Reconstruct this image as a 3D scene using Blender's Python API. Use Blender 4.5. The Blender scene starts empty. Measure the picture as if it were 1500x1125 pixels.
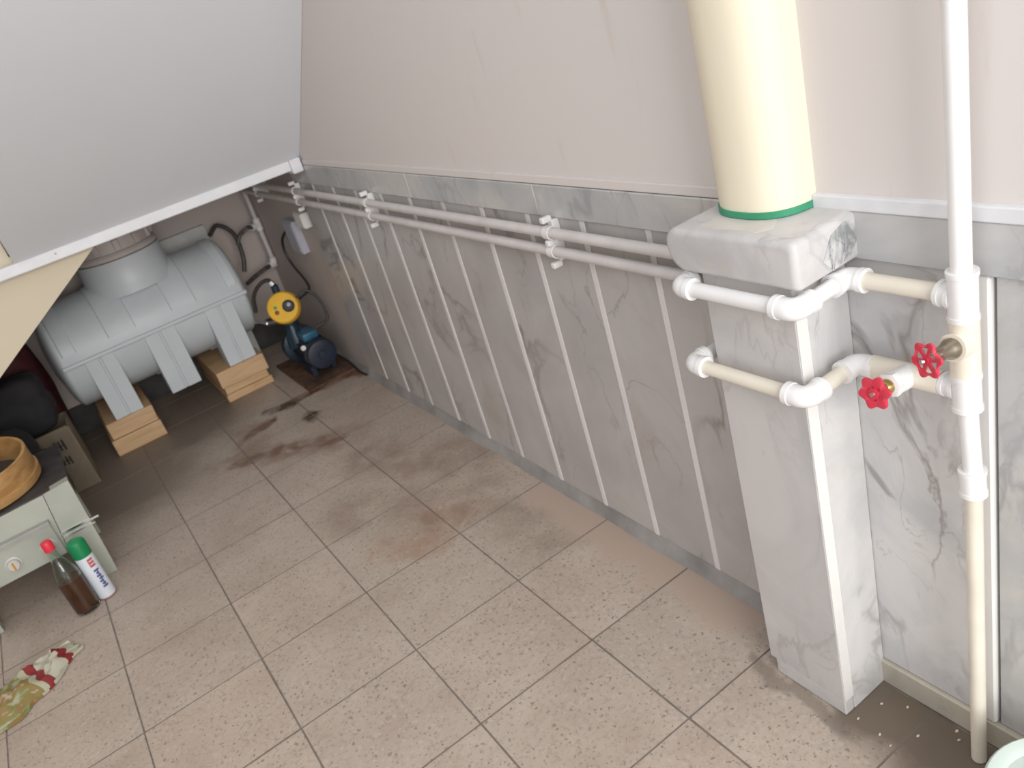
import bpy, bmesh, math, random
from mathutils import Vector, Matrix, noise
random.seed(7)
PI = math.pi
C = bpy.context.scene.collection
S = bpy.context.scene

# ------------------------------------------------------------------ camera
cam_d = bpy.data.cameras.new('camera'); cam = bpy.data.objects.new('camera', cam_d); C.objects.link(cam)
cam_d.sensor_fit = 'HORIZONTAL'; cam_d.sensor_width = 36.0
cam_d.lens = 1198.6 / 1500 * 36.0
cam_d.clip_start = 0.02
Rm = Matrix(((0.800453, 0.45016, -0.395766), (-0.536402, 0.243327, -0.808124), (-0.267485, 0.859155, 0.436238)))
# the photograph is tilted: the camera is rolled and looks down into the corner
cam.matrix_world = Matrix.Translation((0, 0, 1.31)) @ Rm.to_4x4()
S.camera = cam

# ------------------------------------------------------------------ world, lights, exposure
w = bpy.data.worlds.new('world'); S.world = w; w.use_nodes = True
bg = w.node_tree.nodes['Background']; bg.inputs[0].default_value = (0.93, 0.96, 1.0, 1); bg.inputs[1].default_value = 1.0
def area(name, loc, target, sx, sy, power, col):
    l = bpy.data.lights.new(name, 'AREA'); l.shape = 'RECTANGLE'; l.size = sx; l.size_y = sy; l.energy = power; l.color = col
    o = bpy.data.objects.new(name, l); C.objects.link(o); o.location = loc
    o.rotation_euler = (Vector(target) - Vector(loc)).to_track_quat('-Z', 'Y').to_euler()
    return o
area('daylight_doorway', (-0.1, -2.6, 1.8), (0.5, 1.6, 0.5), 2.2, 2.2, 92, (1.0, 0.985, 0.965))
vs = S.view_settings
S.display_settings.display_device = 'sRGB'
vs.view_transform = 'Standard'; vs.look = 'None'; vs.gamma = 1.0; vs.use_curve_mapping = False
vs.exposure = 0.33
cam_d.dof.use_dof = True; cam_d.dof.focus_distance = 1.25; cam_d.dof.aperture_fstop = 7.0

# ------------------------------------------------------------------ helpers
def tag(o, label=None, cat=None, group=None, kind=None):
    if label: o['label'] = label
    if cat: o['category'] = cat
    if group: o['group'] = group
    if kind: o['kind'] = kind
    return o
def thing(name, label, cat, loc=(0, 0, 0), group=None):
    o = bpy.data.objects.new(name, None); C.objects.link(o); o.location = loc
    o.empty_display_size = 0.05
    return tag(o, label, cat, group)
def top_of(o):
    while o.parent: o = o.parent
    return o
def obj(name, bm, m, parent=None, smooth=False):
    if parent is not None:
        t = top_of(parent); bm.transform(Matrix.Translation(-t.location))
    me = bpy.data.meshes.new(name)
    bmesh.ops.recalc_face_normals(bm, faces=bm.faces)
    bm.to_mesh(me); bm.free()
    if smooth:
        for p in me.polygons: p.use_smooth = True
        me.set_sharp_from_angle(angle=math.radians(smooth if smooth > 1 else 40))
    me.materials.append(m)
    o = bpy.data.objects.new(name, me); C.objects.link(o)
    if parent is not None: o.parent = parent
    return o
def BM(): return bmesh.new()
def box(bm, a, b, bev=0.0, seg=2):
    r = bmesh.ops.create_cube(bm, size=1.0)
    vs_ = r['verts']; a = Vector(a); b = Vector(b); c = (a + b) / 2; d = b - a
    for v in vs_: v.co = Vector((v.co.x * d.x, v.co.y * d.y, v.co.z * d.z)) + c
    if bev:
        es = list({e for v in vs_ for e in v.link_edges})
        bmesh.ops.bevel(bm, geom=es, offset=bev, segments=seg, affect='EDGES', profile=0.5)
    return bm
def frame(axis):
    z = Vector(axis).normalized()
    x = z.orthogonal().normalized(); y = z.cross(x)
    return x, y, z
def lathe(bm, origin, axis, prof, seg=24, closed=False):
    """prof: list of (radius, height along axis)"""
    x, y, z = frame(axis); o = Vector(origin); rings = []
    for r, h in prof:
        if r < 1e-6: rings.append([bm.verts.new(o + z * h)])
        else: rings.append([bm.verts.new(o + z * h + (x * math.cos(2 * PI * i / seg) + y * math.sin(2 * PI * i / seg)) * r) for i in range(seg)])
    pairs = list(zip(rings[:-1], rings[1:]))
    if closed: pairs.append((rings[-1], rings[0]))
    for A, B_ in pairs:
        for i in range(seg):
            j = (i + 1) % seg
            if len(A) == 1 and len(B_) == 1: continue
            if len(A) == 1: bm.faces.new((A[0], B_[i], B_[j]))
            elif len(B_) == 1: bm.faces.new((A[i], A[j], B_[0]))
            else: bm.faces.new((A[i], A[j], B_[j], B_[i]))
    return bm
def round_path(pts, rad, n=5):
    pts = [Vector(p) for p in pts]; out = [pts[0]]
    for a, b, c in zip(pts[:-2], pts[1:-1], pts[2:]):
        d1 = (a - b); d2 = (c - b); r = min(rad, d1.length * .49, d2.length * .49)
        p = b + d1.normalized() * r; q = b + d2.normalized() * r
        for i in range(n + 1):
            t = i / n; out.append(p * (1 - t) ** 2 + b * 2 * t * (1 - t) + q * t * t)
    out.append(pts[-1]); return out
def catmull(pts, n=6):
    P = [Vector(p) for p in pts]; P = [P[0] * 2 - P[1]] + P + [P[-1] * 2 - P[-2]]; out = []
    for i in range(1, len(P) - 2):
        for k in range(n):
            t = k / n
            out.append(0.5 * ((2 * P[i]) + (P[i + 1] - P[i - 1]) * t + (2 * P[i - 1] - 5 * P[i] + 4 * P[i + 1] - P[i + 2]) * t * t + (3 * P[i] - P[i - 1] - 3 * P[i + 1] + P[i + 2]) * t ** 3))
    out.append(P[-2]); return out
def tube(bm, pts, r, seg=14, cap=True):
    pts = [Vector(p) for p in pts]; n = len(pts); rings = []; up = None
    for i, p in enumerate(pts):
        d = (pts[min(i + 1, n - 1)] - pts[max(i - 1, 0)]).normalized()
        if up is None: up = d.orthogonal().normalized()
        up = (up - d * up.dot(d)).normalized(); s = d.cross(up)
        rr = r(i / (n - 1)) if callable(r) else r
        rings.append([bm.verts.new(p + (up * math.cos(2 * PI * k / seg) + s * math.sin(2 * PI * k / seg)) * rr) for k in range(seg)])
    for A, B_ in zip(rings[:-1], rings[1:]):
        for i in range(seg):
            j = (i + 1) % seg; bm.faces.new((A[i], A[j], B_[j], B_[i]))
    if cap: bm.faces.new(rings[0]); bm.faces.new(rings[-1])
    return bm
def prism(bm, poly, axis, a, b):
    """extrude a 2-D polygon (list of pairs) between a and b along 'x','y' or 'z'"""
    def P(u, v, t): return {'x': (t, u, v), 'y': (u, t, v), 'z': (u, v, t)}[axis]
    A = [bm.verts.new(P(u, v, a)) for u, v in poly]; B_ = [bm.verts.new(P(u, v, b)) for u, v in poly]
    n = len(poly); bm.faces.new(A); bm.faces.new(B_)
    for i in range(n): bm.faces.new((A[i], A[(i + 1) % n], B_[(i + 1) % n], B_[i]))
    return bm

# ------------------------------------------------------------------ materials
def newmat(name):
    m = bpy.data.materials.new(name); m.use_nodes = True; nt = m.node_tree
    return m, nt, nt.nodes['Principled BSDF']
def N(nt, t, **k):
    n = nt.nodes.new(t)
    for a, v in k.items(): setattr(n, a, v)
    return n
def mixc(nt, fac, a, b, mode='MIX'):
    n = N(nt, 'ShaderNodeMix', data_type='RGBA', blend_type=mode)
    for s, v in ((n.inputs[0], fac), (n.inputs[6], a), (n.inputs[7], b)):
        if hasattr(v, 'is_linked') or hasattr(v, 'links'): nt.links.new(v, s)
        else: s.default_value = (v[0], v[1], v[2], 1) if isinstance(v, tuple) else v
    return n.outputs[2]
def math_(nt, op, a, b=None, c=None, clamp=False):
    n = N(nt, 'ShaderNodeMath', operation=op); n.use_clamp = clamp
    for s, v in zip(n.inputs, (a, b, c)):
        if v is None: continue
        if hasattr(v, 'links'): nt.links.new(v, s)
        else: s.default_value = v
    return n.outputs[0]
def ramp(nt, fac, stops):
    n = N(nt, 'ShaderNodeValToRGB'); nt.links.new(fac, n.inputs[0]); e = n.color_ramp.elements
    while len(e) < len(stops): e.new(0.5)
    for k, (p, c) in zip(e, stops): k.position = p; k.color = (c[0], c[1], c[2], 1) if isinstance(c, tuple) else (c, c, c, 1)
    return n.outputs[0]
def coords(nt, rnd=True, kind='Object'):
    tc = N(nt, 'ShaderNodeTexCoord').outputs[kind]
    if not rnd: return tc
    oi = N(nt, 'ShaderNodeObjectInfo'); m = math_(nt, 'MULTIPLY', oi.outputs['Random'], 37.0)
    cx = N(nt, 'ShaderNodeCombineXYZ'); nt.links.new(m, cx.inputs[0]); nt.links.new(m, cx.inputs[2])
    v = N(nt, 'ShaderNodeVectorMath', operation='ADD'); nt.links.new(tc, v.inputs[0]); nt.links.new(cx.outputs[0], v.inputs[1])
    return v.outputs[0]
def noise_(nt, vec, scale, detail=4, rough=.55, dist=0.0):
    n = N(nt, 'ShaderNodeTexNoise'); nt.links.new(vec, n.inputs['Vector'])
    n.inputs['Scale'].default_value = scale; n.inputs['Detail'].default_value = detail
    n.inputs['Roughness'].default_value = rough; n.inputs['Distortion'].default_value = dist
    return n.outputs[0]
def bump(nt, b, h, strength, dist=0.002):
    n = N(nt, 'ShaderNodeBump'); n.inputs['Strength'].default_value = strength; n.inputs['Distance'].default_value = dist
    nt.links.new(h, n.inputs['Height']); nt.links.new(n.outputs[0], b.inputs['Normal'])
def simple(name, col, rough=.5, metal=0.0, var=.06, scale=14, bmp=.1, coat=0):
    m, nt, b = newmat(name); v = coords(nt)
    f = noise_(nt, v, scale, 5)
    dk = tuple(c * (1 - var * 2.2) for c in col); lt = tuple(min(1, c * (1 + var)) for c in col)
    nt.links.new(ramp(nt, f, [(.3, dk), (.7, lt)]), b.inputs['Base Color'])
    b.inputs['Roughness'].default_value = rough; b.inputs['Metallic'].default_value = metal
    if coat: b.inputs['Coat Weight'].default_value = coat
    if bmp: bump(nt, b, noise_(nt, v, scale * 8, 3), bmp, .001)
    return m
def marble(name, base, cloud, vein, rust, veinamt=.8, rustamt=.5, scale=1.0, rough=.28):
    m, nt, b = newmat(name); v = coords(nt)
    f1 = noise_(nt, v, 3.2 * scale, 6, .6, .6)
    col = ramp(nt, f1, [(.34, cloud), (.6, base)])
    # thin veins: the zero crossing of a distorted noise, broken up by a second one
    def vn(sc, wd, seed, dist):
        mp = N(nt, 'ShaderNodeMapping'); nt.links.new(v, mp.inputs[0]); mp.inputs['Location'].default_value = (seed, seed * .7, -seed)
        mp.inputs['Rotation'].default_value = (.5, .3, .2); mp.inputs['Scale'].default_value = (1, 1, .55)
        a = noise_(nt, mp.outputs[0], sc, 5, .5, dist)
        d = math_(nt, 'ABSOLUTE', math_(nt, 'SUBTRACT', a, .5))
        l = math_(nt, 'SUBTRACT', 1.0, math_(nt, 'DIVIDE', d, wd), clamp=True)
        k = noise_(nt, mp.outputs[0], sc * .9, 2)
        k = math_(nt, 'MULTIPLY', math_(nt, 'SUBTRACT', k, .46), 7.0, clamp=True)
        return math_(nt, 'MULTIPLY', l, k)
    v1 = vn(2.6 * scale, .022, 3.1, 1.1); v2 = vn(5.5 * scale, .014, 9.7, .8)
    vv = math_(nt, 'MULTIPLY', math_(nt, 'ADD', v1, math_(nt, 'MULTIPLY', v2, .6), clamp=True), veinamt)
    col = mixc(nt, vv, col, vein)
    r = noise_(nt, v, 2.1 * scale, 5, .6, 1.5); r = math_(nt, 'MULTIPLY', math_(nt, 'SUBTRACT', r, .6), 5.0, clamp=True)
    col = mixc(nt, math_(nt, 'MULTIPLY', r, rustamt), col, rust)
    nt.links.new(col, b.inputs['Base Color']); b.inputs['Roughness'].default_value = rough
    bump(nt, b, noise_(nt, v, 60, 3), .05, .001)
    return m

M = {}
M['panel'] = marble('panel_marble', (.51, .485, .47), (.42, .40, .395), (.24, .215, .20), (.38, .32, .255), .9, .75)
M['strip'] = marble('strip_marble', (.78, .755, .74), (.72, .69, .68), (.60, .57, .55), (.68, .62, .56), .3, .1)
M['border'] = marble('border_marble', (.56, .54, .52), (.40, .41, .42), (.28, .28, .29), (.50, .45, .39), .6, .35, 1.4)
M['pillar'] = marble('pillar_marble', (.58, .56, .55), (.47, .465, .465), (.36, .34, .33), (.53, .47, .43), .6, .4, 1.3)
M['pillar_side'] = marble('pillar_side_marble', (.64, .62, .605), (.50, .50, .505), (.25, .225, .215), (.55, .47, .42), .75, .5, 1.7)
M['cap'] = marble('cap_stone', (.58, .56, .55), (.47, .46, .46), (.33, .32, .31), (.55, .46, .38), .6, .8, 2.6, .45)
M['rough_stone'] = marble('raw_stone', (.62, .61, .60), (.30, .31, .31), (.16, .17, .18), (.6, .55, .5), 1.0, .3, 5.0, .7)
M['edge'] = marble('polished_edge', (.78, .76, .73), (.72, .70, .68), (.62, .6, .58), (.72, .66, .6), .3, .2)
M['sill'] = marble('sill_stone', (.50, .46, .38), (.40, .37, .31), (.28, .26, .22), (.42, .36, .25), .5, .6, 3)
M['grout'] = simple('grout', (.235, .195, .165), .95, var=.15, scale=30, bmp=.3)
M['tank_gap_shade'] = simple('tank_gap_shade', (.06, .058, .052), .7, var=.2)  # near-black tone carrying the shade behind the tank
M['mortar'] = simple('grey_mortar', (.34, .325, .31), .9, var=.14, scale=9, bmp=.4)

def plaster(name, base, dirt, amt=.5, streak=True, rough=.6):
    m, nt, b = newmat(name); v = coords(nt, False)
    f = noise_(nt, v, 1.3, 5, .6, .4)
    col = mixc(nt, math_(nt, 'MULTIPLY', math_(nt, 'SUBTRACT', f, .48), 1.6, clamp=True), base, tuple(c * .93 for c in base))
    if streak:
        mp = N(nt, 'ShaderNodeMapping'); nt.links.new(v, mp.inputs[0]); mp.inputs['Scale'].default_value = (3, 9, 1.3)
        s = noise_(nt, mp.outputs[0], 1.6, 5, .65); s = math_(nt, 'MULTIPLY', math_(nt, 'SUBTRACT', s, .62), 5, clamp=True)
        col = mixc(nt, math_(nt, 'MULTIPLY', s, amt), col, dirt)
    nt.links.new(col, b.inputs['Base Color']); b.inputs['Roughness'].default_value = rough
    bump(nt, b, noise_(nt, v, 45, 4), .10, .002)
    return m
M['wall'] = plaster('wall_plaster', (.68, .63, .605), (.54, .45, .35), .55)
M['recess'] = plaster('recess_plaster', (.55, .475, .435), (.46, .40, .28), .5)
M['soffit'] = plaster('soffit_paint', (.70, .72, .745), (.66, .67, .69), .1, False, .5)
M['cream'] = plaster('cream_paint', (.61, .53, .395), (.56, .47, .34), .3)
M['column'] = plaster('column_cream', (.80, .73, .57), (.68, .60, .44), .25)
M['white_trim'] = simple('white_trim', (.74, .74, .76), .45, var=.04)
M['smear'] = simple('pale_smear', (.63, .59, .55), .6)
M['green_line'] = simple('green_paint', (.04, .30, .16), .5, var=.08)
M['ppr'] = simple('white_ppr', (.82, .81, .80), .30, var=.02, bmp=.02)
M['ppr_cream'] = simple('cream_ppr', (.77, .71, .60), .35, var=.04, bmp=.02)
M['ppr_dusty'] = simple('dusty_ppr', (.64, .605, .59), .45, var=.05, bmp=.05)
M['clip'] = simple('clip_plastic', (.76, .74, .72), .4, var=.03)
M['brass'] = simple('brass', (.62, .46, .20), .30, 1.0, .08)
M['dull_brass'] = simple('dull_brass', (.40, .35, .27), .38, 1.0, .12)
M['red'] = simple('red_handwheel', (.62, .035, .07), .35, var=.06, coat=.3)
M['tank'] = simple('tank_plastic', (.60, .635, .655), .42, var=.03, scale=6, bmp=.03)
M['tank_groove'] = simple('tank_groove', (.40, .42, .43), .5, var=.03)
M['lid'] = simple('lid_plastic', (.56, .50, .47), .5, var=.04)
M['board'] = simple('white_board', (.62, .62, .60), .5)
M['chrome'] = simple('chrome', (.75, .75, .75), .18, 1.0, .05)
M['hose'] = simple('braided_hose', (.10, .09, .085), .45, .3, .2, scale=90)
M['cable'] = simple('black_cable', (.022, .022, .022), .45, var=.1)
M['yellow'] = simple('yellow_plastic', (.85, .48, .012), .35, var=.05)
M['orange'] = simple('orange_rim', (.62, .27, .01), .4, var=.08)
M['black'] = simple('black_plastic', (.02, .02, .022), .4, var=.1)
M['green_led'] = simple('green_lens', (.03, .35, .06), .3)
M['dark_red_led'] = simple('red_lens', (.25, .03, .02), .3)
M['pump_blue'] = simple('pump_blue', (.014, .038, .062), .38, var=.18, scale=22, bmp=.15)
M['pump_dark'] = simple('pump_motor', (.018, .026, .045), .42, var=.15, scale=22, bmp=.15)
M['pump_light'] = simple('terminal_box_blue', (.025, .12, .20), .35, var=.1)
M['rust'] = simple('rusted_plate', (.12, .062, .036), .9, var=.3, scale=20, bmp=.4)
M['grey_box'] = simple('grey_box', (.46, .46, .52), .5, var=.04)
M['white_box'] = simple('white_box', (.80, .78, .74), .5, var=.04)
M['enamel'] = simple('cream_enamel', (.42, .435, .375), .35, var=.05, scale=8, coat=.2)
M['panel_enamel'] = simple('grey_enamel', (.36, .36, .33), .4, var=.06)
M['knob'] = simple('knob_plastic', (.55, .54, .50), .35, var=.04)
M['cooktop'] = simple('dark_cooktop', (.055, .05, .05), .6, var=.25, scale=18, bmp=.2)
M['underside'] = simple('dark_underside', (.035, .033, .03), .8, var=.2)
M['cardboard'] = simple('cardboard', (.20, .165, .115), .9, var=.13, scale=8, bmp=.15)
M['carton_side'] = simple('carton_side', (.25, .20, .14), .9, var=.13, scale=8, bmp=.15)
M['ink'] = simple('black_ink', (.03, .03, .028), .8, var=.2)
M['bin_bag'] = simple('bin_bag', (.016, .015, .016), .8, var=.2, scale=12)
M['red_sack'] = simple('red_sack', (.075, .010, .014), .7, var=.2, scale=25)
M['bottle_cap'] = simple('red_cap', (.70, .03, .06), .4)
M['can_white'] = simple('can_white', (.66, .70, .74), .35, var=.03)
M['can_cap'] = simple('green_cap', (.005, .22, .075), .4)
M['print_red'] = simple('print_red', (.55, .10, .12), .5)
M['print_blue'] = simple('print_blue', (.09, .10, .26), .5)
M['can_rim'] = simple('can_rim', (.55, .30, .30), .3, .6)
M['bucket'] = simple('bucket_plastic', (.60, .68, .62), .4, var=.03, bmp=.02)
M['crumb'] = simple('paint_chip', (.75, .66, .58), .8)

def wood(name, a, b_, rough=.6, scale=1.0):
    m, nt, b = newmat(name); v = coords(nt)
    mp = N(nt, 'ShaderNodeMapping'); nt.links.new(v, mp.inputs[0]); mp.inputs['Scale'].default_value = (1.2 * scale, 8 * scale, 14 * scale)
    f = noise_(nt, mp.outputs[0], 4, 6, .6, .8)
    nt.links.new(ramp(nt, f, [(.32, b_), (.62, a)]), b.inputs['Base Color']); b.inputs['Roughness'].default_value = rough
    bump(nt, b, f, .15, .002); return m
M['wood'] = wood('pine_block', (.66, .44, .25), (.52, .32, .16))
M['hoop'] = wood('bent_wood_hoop', (.50, .30, .12), (.36, .18, .06), .45, .6)
M['hoop_dark'] = wood('olive_hoop', (.30, .23, .09), (.2, .14, .05), .5, .6)

m, nt, b = newmat('clear_glass'); M['glass'] = m
b.inputs['Base Color'].default_value = (.80, .88, .82, 1); b.inputs['Roughness'].default_value = .03
b.inputs['Transmission Weight'].default_value = 1.0; b.inputs['IOR'].default_value = 1.45
v = coords(nt); bump(nt, b, noise_(nt, v, 30, 3), .05, .001)
m, nt, b = newmat('brown_liquid'); M['liquid'] = m
b.inputs['Base Color'].default_value = (.13, .035, .01, 1); b.inputs['Roughness'].default_value = .15
v = coords(nt); nt.links.new(ramp(nt, noise_(nt, v, 20, 3), [(.3, (.085, .022, .008)), (.7, (.15, .045, .015))]), b.inputs['Base Color'])

# floor tile: speckled terrazzo with stains and painted shade that lie at fixed places on the floor
m, nt, b = newmat('terrazzo_tile'); M['tile'] = m
v = coords(nt)
big = noise_(nt, v, 5, 4, .6)
oi = N(nt, 'ShaderNodeObjectInfo')
col = ramp(nt, big, [(.3, (.44, .35, .285)), (.7, (.535, .445, .37))])
col = mixc(nt, math_(nt, 'MULTIPLY', oi.outputs['Random'], .22), col, (.36, .32, .28))
def chips(scale, thr, seed, colr, col, amt):
    mp = N(nt, 'ShaderNodeMapping'); nt.links.new(v, mp.inputs[0]); mp.inputs['Location'].default_value = (seed, seed, 0)
    dn = N(nt, 'ShaderNodeTexNoise'); nt.links.new(mp.outputs[0], dn.inputs['Vector']); dn.inputs['Scale'].default_value = 120
    va = N(nt, 'ShaderNodeVectorMath', operation='SCALE'); nt.links.new(dn.outputs[1], va.inputs[0]); va.inputs['Scale'].default_value = .014
    ad = N(nt, 'ShaderNodeVectorMath', operation='ADD'); nt.links.new(mp.outputs[0], ad.inputs[0]); nt.links.new(va.outputs[0], ad.inputs[1])
    vo = N(nt, 'ShaderNodeTexVoronoi'); vo.inputs['Scale'].default_value = scale; nt.links.new(ad.outputs[0], vo.inputs['Vector'])
    sep = N(nt, 'ShaderNodeSeparateColor'); nt.links.new(vo.outputs['Color'], sep.inputs[0])
    size = math_(nt, 'MULTIPLY', sep.outputs[0], thr)
    f = math_(nt, 'LESS_THAN', vo.outputs['Distance'], size)
    return mixc(nt, math_(nt, 'MULTIPLY', f, amt), col, colr)
col = chips(75, .48, 1.3, (.52, .46, .40), col, .5)
col = chips(110, .46, 4.1, (.47, .37, .30), col, .35)
col = chips(85, .30, 7.7, (.18, .15, .12), col, .75)
fm = noise_(nt, v, 85, 4, .7); col = mixc(nt, math_(nt, 'MULTIPLY', math_(nt, 'SUBTRACT', fm, .50), 3.5, clamp=True), col, (.34, .275, .225))
col = chips(95, .30, 11.7, (.25, .21, .18), col, .6)
geo = N(nt, 'ShaderNodeNewGeometry'); pos = geo.outputs['Position']
dn = N(nt, 'ShaderNodeTexNoise'); nt.links.new(pos, dn.inputs['Vector']); dn.inputs['Scale'].default_value = 9; dn.inputs['Detail'].default_value = 5
sb = N(nt, 'ShaderNodeVectorMath', operation='SUBTRACT'); nt.links.new(dn.outputs[1], sb.inputs[0]); sb.inputs[1].default_value = (.5, .5, .5)
sc = N(nt, 'ShaderNodeVectorMath', operation='SCALE'); nt.links.new(sb.outputs[0], sc.inputs[0]); sc.inputs['Scale'].default_value = .13
ad = N(nt, 'ShaderNodeVectorMath', operation='ADD'); nt.links.new(pos, ad.inputs[0]); nt.links.new(sc.outputs[0], ad.inputs[1]); wpos = ad.outputs[0]
patchn = noise_(nt, pos, 7, 5, .65, .5)
def seg(A, B_, wd):
    """soft mask around the floor segment A-B"""
    A = Vector((A[0], A[1], 0)); B_ = Vector((B_[0], B_[1], 0)); d = B_ - A; L2 = max(d.length_squared, 1e-6)
    s = N(nt, 'ShaderNodeVectorMath', operation='SUBTRACT'); nt.links.new(wpos, s.inputs[0]); s.inputs[1].default_value = A
    fl = N(nt, 'ShaderNodeVectorMath', operation='MULTIPLY'); nt.links.new(s.outputs[0], fl.inputs[0]); fl.inputs[1].default_value = (1, 1, 0)
    dt = N(nt, 'ShaderNodeVectorMath', operation='DOT_PRODUCT'); nt.links.new(fl.outputs[0], dt.inputs[0]); dt.inputs[1].default_value = d
    t = math_(nt, 'DIVIDE', dt.outputs['Value'], L2, clamp=True)
    sc2 = N(nt, 'ShaderNodeVectorMath', operation='SCALE'); sc2.inputs[0].default_value = d; nt.links.new(t, sc2.inputs['Scale'])
    df = N(nt, 'ShaderNodeVectorMath', operation='DISTANCE'); nt.links.new(fl.outputs[0], df.inputs[0]); nt.links.new(sc2.outputs[0], df.inputs[1])
    return math_(nt, 'MULTIPLY', math_(nt, 'SUBTRACT', 1.0, math_(nt, 'DIVIDE', df.outputs['Value'], wd)), 1.7, clamp=True)
def stain_or_shade(col, segs, wd, colr, amt, breakup=True):
    f = None
    for A, B_ in segs:
        k = seg(A, B_, wd); f = k if f is None else math_(nt, 'MAXIMUM', f, k)
    if breakup: f = math_(nt, 'MULTIPLY', f, math_(nt, 'MULTIPLY', math_(nt, 'SUBTRACT', patchn, .30), 3.2, clamp=True))
    return mixc(nt, math_(nt, 'MULTIPLY', f, amt), col, colr)
STAINS = True
col = mixc(nt, math_(nt, 'MULTIPLY', math_(nt, 'SUBTRACT', noise_(nt, pos, 3.2, 6, .65), .5), 2.4, clamp=True), col, (.33, .255, .20))
col = stain_or_shade(col, [((.26, 2.93), (.42, 2.86)), ((.42, 2.86), (.60, 2.72)), ((.36, 3.12), (.46, 3.16))], .042, (.13, .055, .03), 1.2)
col = stain_or_shade(col, [((.22, 2.98), (.62, 2.70)), ((.32, 3.0), (.36, 3.15))], .10, (.25, .15, .10), .7)
col = stain_or_shade(col, [((.50, 3.25), (.58, 3.22)), ((.585, 3.02), (.59, 3.01))], .050, (.07, .04, .028), 1.3)
col = stain_or_shade(col, [((.63, 3.235), (.92, 3.19))], .045, (.16, .075, .035), 1.2)
col = stain_or_shade(col, [((.40, 1.95), (.55, 1.85)), ((.58, 1.98), (.64, 1.9))], .07, (.34, .20, .12), .6)
col = stain_or_shade(col, [((.62, 2.45), (.80, 2.15)), ((.45, 2.2), (.60, 2.0))], .16, (.24, .16, .12), .6)
col = stain_or_shade(col, [((.72, 1.9), (.74, 1.6))], .13, (.23, .16, .12), .5)
col = stain_or_shade(col, [((.86, 1.75), (.86, 1.05))], .085, (.48, .37, .30), .95, False)
col = stain_or_shade(col, [((.86, .66), (.84, .50)), ((.88, .60), (.86, .48))], .13, (.17, .13, .095), 1.1, False)
col = stain_or_shade(col, [((.775, .93), (.775, .70)), ((.775, .705), (.90, .705))], .024, (.17, .14, .11), .6, False)
col = stain_or_shade(col, [((-.1, 3.2), (-.1, 3.9)), ((.2, 3.5), (.4, 3.9))], .35, (.17, .13, .10), .8, False)  # broad darkening round and under the tank: mostly shade, painted in
nt.links.new(col, b.inputs['Base Color']); b.inputs['Roughness'].default_value = .5
bump(nt, b, noise_(nt, v, 150, 3), .12, .001)

# plastic snack bag print, laid out along its own UV
m, nt, b = newmat('printed_bag'); M['bag'] = m
uv = N(nt, 'ShaderNodeTexCoord').outputs['UV']; sx = N(nt, 'ShaderNodeSeparateXYZ'); nt.links.new(uv, sx.inputs[0])
stripes = ramp(nt, sx.outputs[0], [(.0, (.46, .44, .33)), (.07, (.24, .02, .022)), (.12, (.48, .46, .36)), (.24, (.24, .02, .022)), (.29, (.44, .42, .30)), (.34, (.26, .24, .08))])
for n_ in nt.nodes:
    if n_.type == 'VALTORGB': n_.color_ramp.interpolation = 'CONSTANT'
n1 = noise_(nt, uv, 7, 3); n2 = noise_(nt, uv, 4.3, 2, .5, 1)
blot = ramp(nt, n1, [(.38, (.38, .37, .24)), (.46, (.20, .20, .05)), (.6, (.28, .15, .05)), (.68, (.42, .42, .30))])
f = math_(nt, 'GREATER_THAN', sx.outputs[0], .33)
nt.links.new(mixc(nt, f, stripes, blot), b.inputs['Base Color']); b.inputs['Roughness'].default_value = .4

# ================================================================== THE SETTING
XW = 0.904            # face of the marble cladding on the right wall
TL = 0.2985           # tile pitch
ZT = 0.912            # top of the marble

# ---- floor
bm = BM(); box(bm, (-1.6, -1.3, -.12), (.96, 4.12, -.0014)); floor = tag(obj('floor', bm, M['grout']), kind='structure')
def tile_mesh(w_, h_):
    bm = BM(); box(bm, (0, 0, -.011), (w_, h_, 0))
    top = [e for e in bm.edges if all(abs(v.co.z) < 1e-5 for v in e.verts)]
    bmesh.ops.bevel(bm, geom=top, offset=.0006, segments=1, affect='EDGES')
    me = bpy.data.meshes.new('tile'); bmesh.ops.recalc_face_normals(bm, faces=bm.faces); bm.to_mesh(me); bm.free(); me.materials.append(M['tile']); me.materials.append(M['grout'])
    for p in me.polygons:
        if p.normal.z < .95: p.material_index = 1       # dirt held in the joints
    return me
full = tile_mesh(TL - .003, TL - .003); cache = {}
for i in range(-5, 3):
    for j in range(-7, 10):
        x = i * TL; y = 1.218 + j * TL
        me = full; h_ = TL - .003
        if y + h_ > 4.05:
            h_ = 4.05 - y
            if h_ < .02: continue
            me = cache.setdefault('cut', None) or tile_mesh(TL - .003, h_); cache['cut'] = me
        o = bpy.data.objects.new('tile', me); C.objects.link(o); o.parent = floor
        o.location = (x + .0015, y + .0015, random.uniform(-.0004, .0001))
        o.rotation_euler = (random.uniform(-.0004, .0004), random.uniform(-.0004, .0004), random.uniform(-.003, .003))
bm = BM()                                        # cement strip where the last tiles meet the wall
box(bm, (.8945, .74, -.01), (.93, 4.05, -.0006)); obj('mortar_strip', bm, M['mortar'], floor)

# ---- right wall: plaster above, marble cladding below
bm = BM(); box(bm, (.926, -1.3, -.1), (1.06, 4.2, 2.9)); wall_right = tag(obj('wall_right', bm, M['recess']), kind='structure')
bm = BM()                                        # painted plaster face above the marble
box(bm, (XW, -1.3, ZT - .004), (.93, 3.10, 2.9)); obj('painted_plaster', bm, M['wall'], wall_right)
box_y0 = -.9
def slab(name, y0, y1, z0, z1, x0, mat, bev=.0012, x1=.927):
    bm = BM(); box(bm, (x0, y0, z0), (x1, y1, z1), bev, 1); return obj(name, bm, M[mat], wall_right)
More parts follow.
